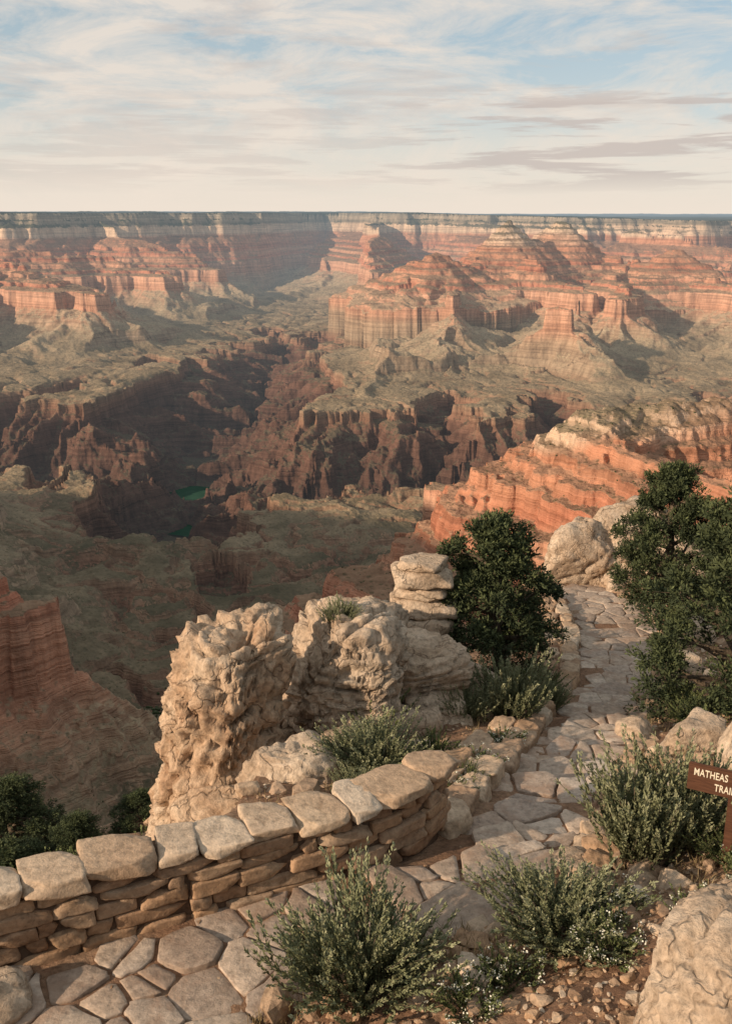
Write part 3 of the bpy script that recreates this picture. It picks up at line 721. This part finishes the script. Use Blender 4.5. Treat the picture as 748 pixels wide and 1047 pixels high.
obj('juniper_tree',j1,(7.5,23.0,-3.4),(0,0,3.4),(1.0,1.0,1.15))
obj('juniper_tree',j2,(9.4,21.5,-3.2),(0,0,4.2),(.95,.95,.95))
for x,y,s,k in [(-6.6,15.3,.75,0),(-5.4,15.8,.5,1),(-7.5,18,.8,1),(-5.0,19.0,.5,0),(-3.3,16.5,.4,1),(-9.5,20,1.0,0)]:
    obj('juniper_tree',(j1,j2)[k],(x,y,zat(x,y)-.5),(0,0,x*3),(s,s,s*.65))
for x,y in [(-4.6,13.2),(-5.6,14.2),(-3.4,13.4),(-3.0,12.3),(-6.4,13.8),(-4.,12.4),(-2.8,10.9),(-5.,12.)]:
    put('green_shrub',2,x,y,1.3,1.3,x)
# ---------------------------------------------------------------- distant shrubs / groves
def blobs(name,X,Y,Z,Sz,seed):
    r=np.random.default_rng(seed);V,F=ICO[1];n=len(X)
    W=V[None]*Sz[:,None,None]*(1+r.uniform(-.3,.3,(n,len(V),1)))*np.array([1,1,.85])
    W=W+np.stack([X,Y,Z],1)[:,None]
    FF=(F[None]+(np.arange(n)*len(V))[:,None,None]).reshape(-1,3)
    me=mesh_arrays(name,W.reshape(-1,3),FF,[M_far],var=np.repeat(r.random(n),len(F)))
    obj(name,me)
r=np.random.default_rng(77)
n=12000;ra=np.exp(r.uniform(math.log(80),math.log(2800),n));aa=r.uniform(-.5,.5,n)
X=ra*np.sin(aa);Y=ra*np.cos(aa);keep=(fbm2(X/60,Y/60,3,5)>-.25);X=X[keep];Y=Y[keep]
blobs('desert_shrubs',X,Y,canyon_z(X,Y)+.3,r.uniform(.5,1.8,len(X)),1)
X=[];Y=[]
for (x0,y0),(x1,y1),n in (((-350,2480),(-400,2200),260),((-400,2200),(-470,1980),220),((-470,1980),(-500,1750),160)):
    t=r.random(n);X+=list(x0+(x1-x0)*t+r.normal(0,20,n));Y+=list(y0+(y1-y0)*t+r.normal(0,28,n))
X=np.array(X);Y=np.array(Y);blobs('cottonwood_grove',X,Y,canyon_z(X,Y)+1.5,r.uniform(2,5.5,len(X)),2)
# ---------------------------------------------------------------- sign
m,T=newmat('brown_wood');nn=T.noise(T.mapv(T.n('ShaderNodeTexCoord').outputs['Object'],(3,14,30)),3,5)
finish(T,T.ramp(nn,[(.3,(.065,.03,.018)),(.7,(.13,.06,.035))]),.7,T.n('ShaderNodeBump',{'Height':nn,'Strength':.3,'Distance':.01}).outputs[0]);M_br=m
m,T=newmat('sign_lettering');finish(T,(.78,.72,.58),.7);M_let=m
em=obj('trail_sign',None,(3.29,7.58,0),(0,0,math.radians(-27)))
def box(name,c,s,mat,bev=.008):
    b=bmesh.new();bmesh.ops.create_cube(b,size=1)
    for v in b.verts: v.co=Vector((v.co.x*s[0]+c[0],v.co.y*s[1]+c[1],v.co.z*s[2]+c[2]))
    bmesh.ops.bevel(b,geom=b.edges[:],offset=bev,segments=2,affect='EDGES')
    me=bpy.data.meshes.new(name);b.to_mesh(me);b.free();me.materials.append(mat);return obj(name,me,parent=em)
box('post',(-.04,.06,.52),(.085,.085,1.2),M_br)
box('board',(.0,0,1.15),(.88,.035,.27),M_br)
for w,x,z in (('MATHEAS',-.39,1.175),('TRAIL',-.205,1.06)):
    cu=bpy.data.curves.new('lettering','FONT');cu.body=w;cu.size=.1;cu.extrude=.002;cu.offset=.0012;cu.space_character=1.05
    t=bpy.data.objects.new('tmp',cu);scene.collection.objects.link(t)
    bpy.context.view_layer.update();dg=bpy.context.evaluated_depsgraph_get()
    me=bpy.data.meshes.new_from_object(t.evaluated_get(dg));bpy.data.objects.remove(t)
    me.materials.clear();me.materials.append(M_let)
    obj('lettering_'+w.lower(),me,(x,-.0205,z),(math.pi/2,0,0),(.64,1,1),parent=em)
# ---------------------------------------------------------------- sun, sky, camera
sd=Vector((-.85,-.50,.38)).normalized()
el=math.asin(sd.z);azm=math.atan2(sd.x,sd.y)
sl=bpy.data.lights.new('sun','SUN');sl.energy=5.0;sl.angle=math.radians(1.0);sl.color=(1,.76,.54)
so=bpy.data.objects.new('sun',sl);scene.collection.objects.link(so);so.rotation_euler=sd.to_track_quat('Z','Y').to_euler();so.location=(-20,-10,30)
w=bpy.data.worlds.new('World');scene.world=w;w.use_nodes=True;w.node_tree.nodes.clear();T=NT(w.node_tree)
sky=T.n('ShaderNodeTexSky',sky_type='NISHITA',sun_disc=False,sun_elevation=el,sun_rotation=azm%(2*math.pi),altitude=2000,air_density=1.0,dust_density=2.5,ozone_density=1.0)
g=T.n('ShaderNodeTexCoord').outputs['Generated'];sx=T.n('ShaderNodeSeparateXYZ',{0:g});zz=sx.outputs[2];xx=sx.outputs[0]
S_=6.7
def sc(c): return tuple(v*S_ for v in c)
col=T.mix(.65,sky.outputs[0],sc((.35,.47,.50)))
cir=T.noise(T.mapv(g,(2.6,2.6,9),(0,.2,.4),(.7,0,.2)),2.4,11,.66,.5)
lft=T.math('MULTIPLY',T.ramp(T.math('ADD',T.math('MULTIPLY',xx,1.0),.5),[(.15,1.0),(.75,0.0)]),.07)
cm=T.ramp(T.math('ADD',cir,lft),[(.44,0.0),(.53,.5),(.64,1.0)])
col=T.mix(T.math('MULTIPLY',cm,.9),col,sc((.82,.735,.65)))
un=T.noise(T.mapv(g,(3,3,20),(0,.1,0),(.3,.2,.35)),2.0,8,.6,.4)
col=T.mix(T.math('MULTIPLY',T.ramp(un,[(.54,0.0),(.66,.6)]),T.ramp(zz,[(.04,0.0),(.08,1.0)])),col,sc((.55,.51,.49)))
hz=T.ramp(zz,[(0.0,.96),(.05,.7),(.10,.25),(.2,0.0)])
col=T.mix(hz,col,sc((.87,.76,.65)))
cu=T.noise(T.mapv(g,(4.5,4.5,60),(0,.0,0),(1.3,0,.7)),1.5,8,.6,.3)
cmk=T.math('MULTIPLY',T.ramp(cu,[(.49,0.0),(.57,1.0)]),T.ramp(zz,[(.015,0.0),(.035,1.0),(.095,1.0),(.12,0.0)]))
cmk=T.math('MULTIPLY',cmk,T.ramp(xx,[(.0,.4),(.12,1.0)]))
col=T.mix(T.math('MULTIPLY',cmk,.7),col,sc((.55,.475,.44)))
bg=T.n('ShaderNodeBackground',{'Color':col,'Strength':1/S_});T.n('ShaderNodeOutputWorld',{0:bg.outputs[0]})
cam=bpy.data.cameras.new('camera');co=bpy.data.objects.new('camera',cam);scene.collection.objects.link(co)
co.location=(0,0,6);co.rotation_euler=(math.radians(73),0,0)
cam.sensor_fit='VERTICAL';cam.angle=2*math.atan(523.5/1005);cam.clip_end=150000;cam.clip_start=.1
scene.camera=co
scene.view_settings.view_transform='Standard';scene.view_settings.look='None';scene.view_settings.exposure=0
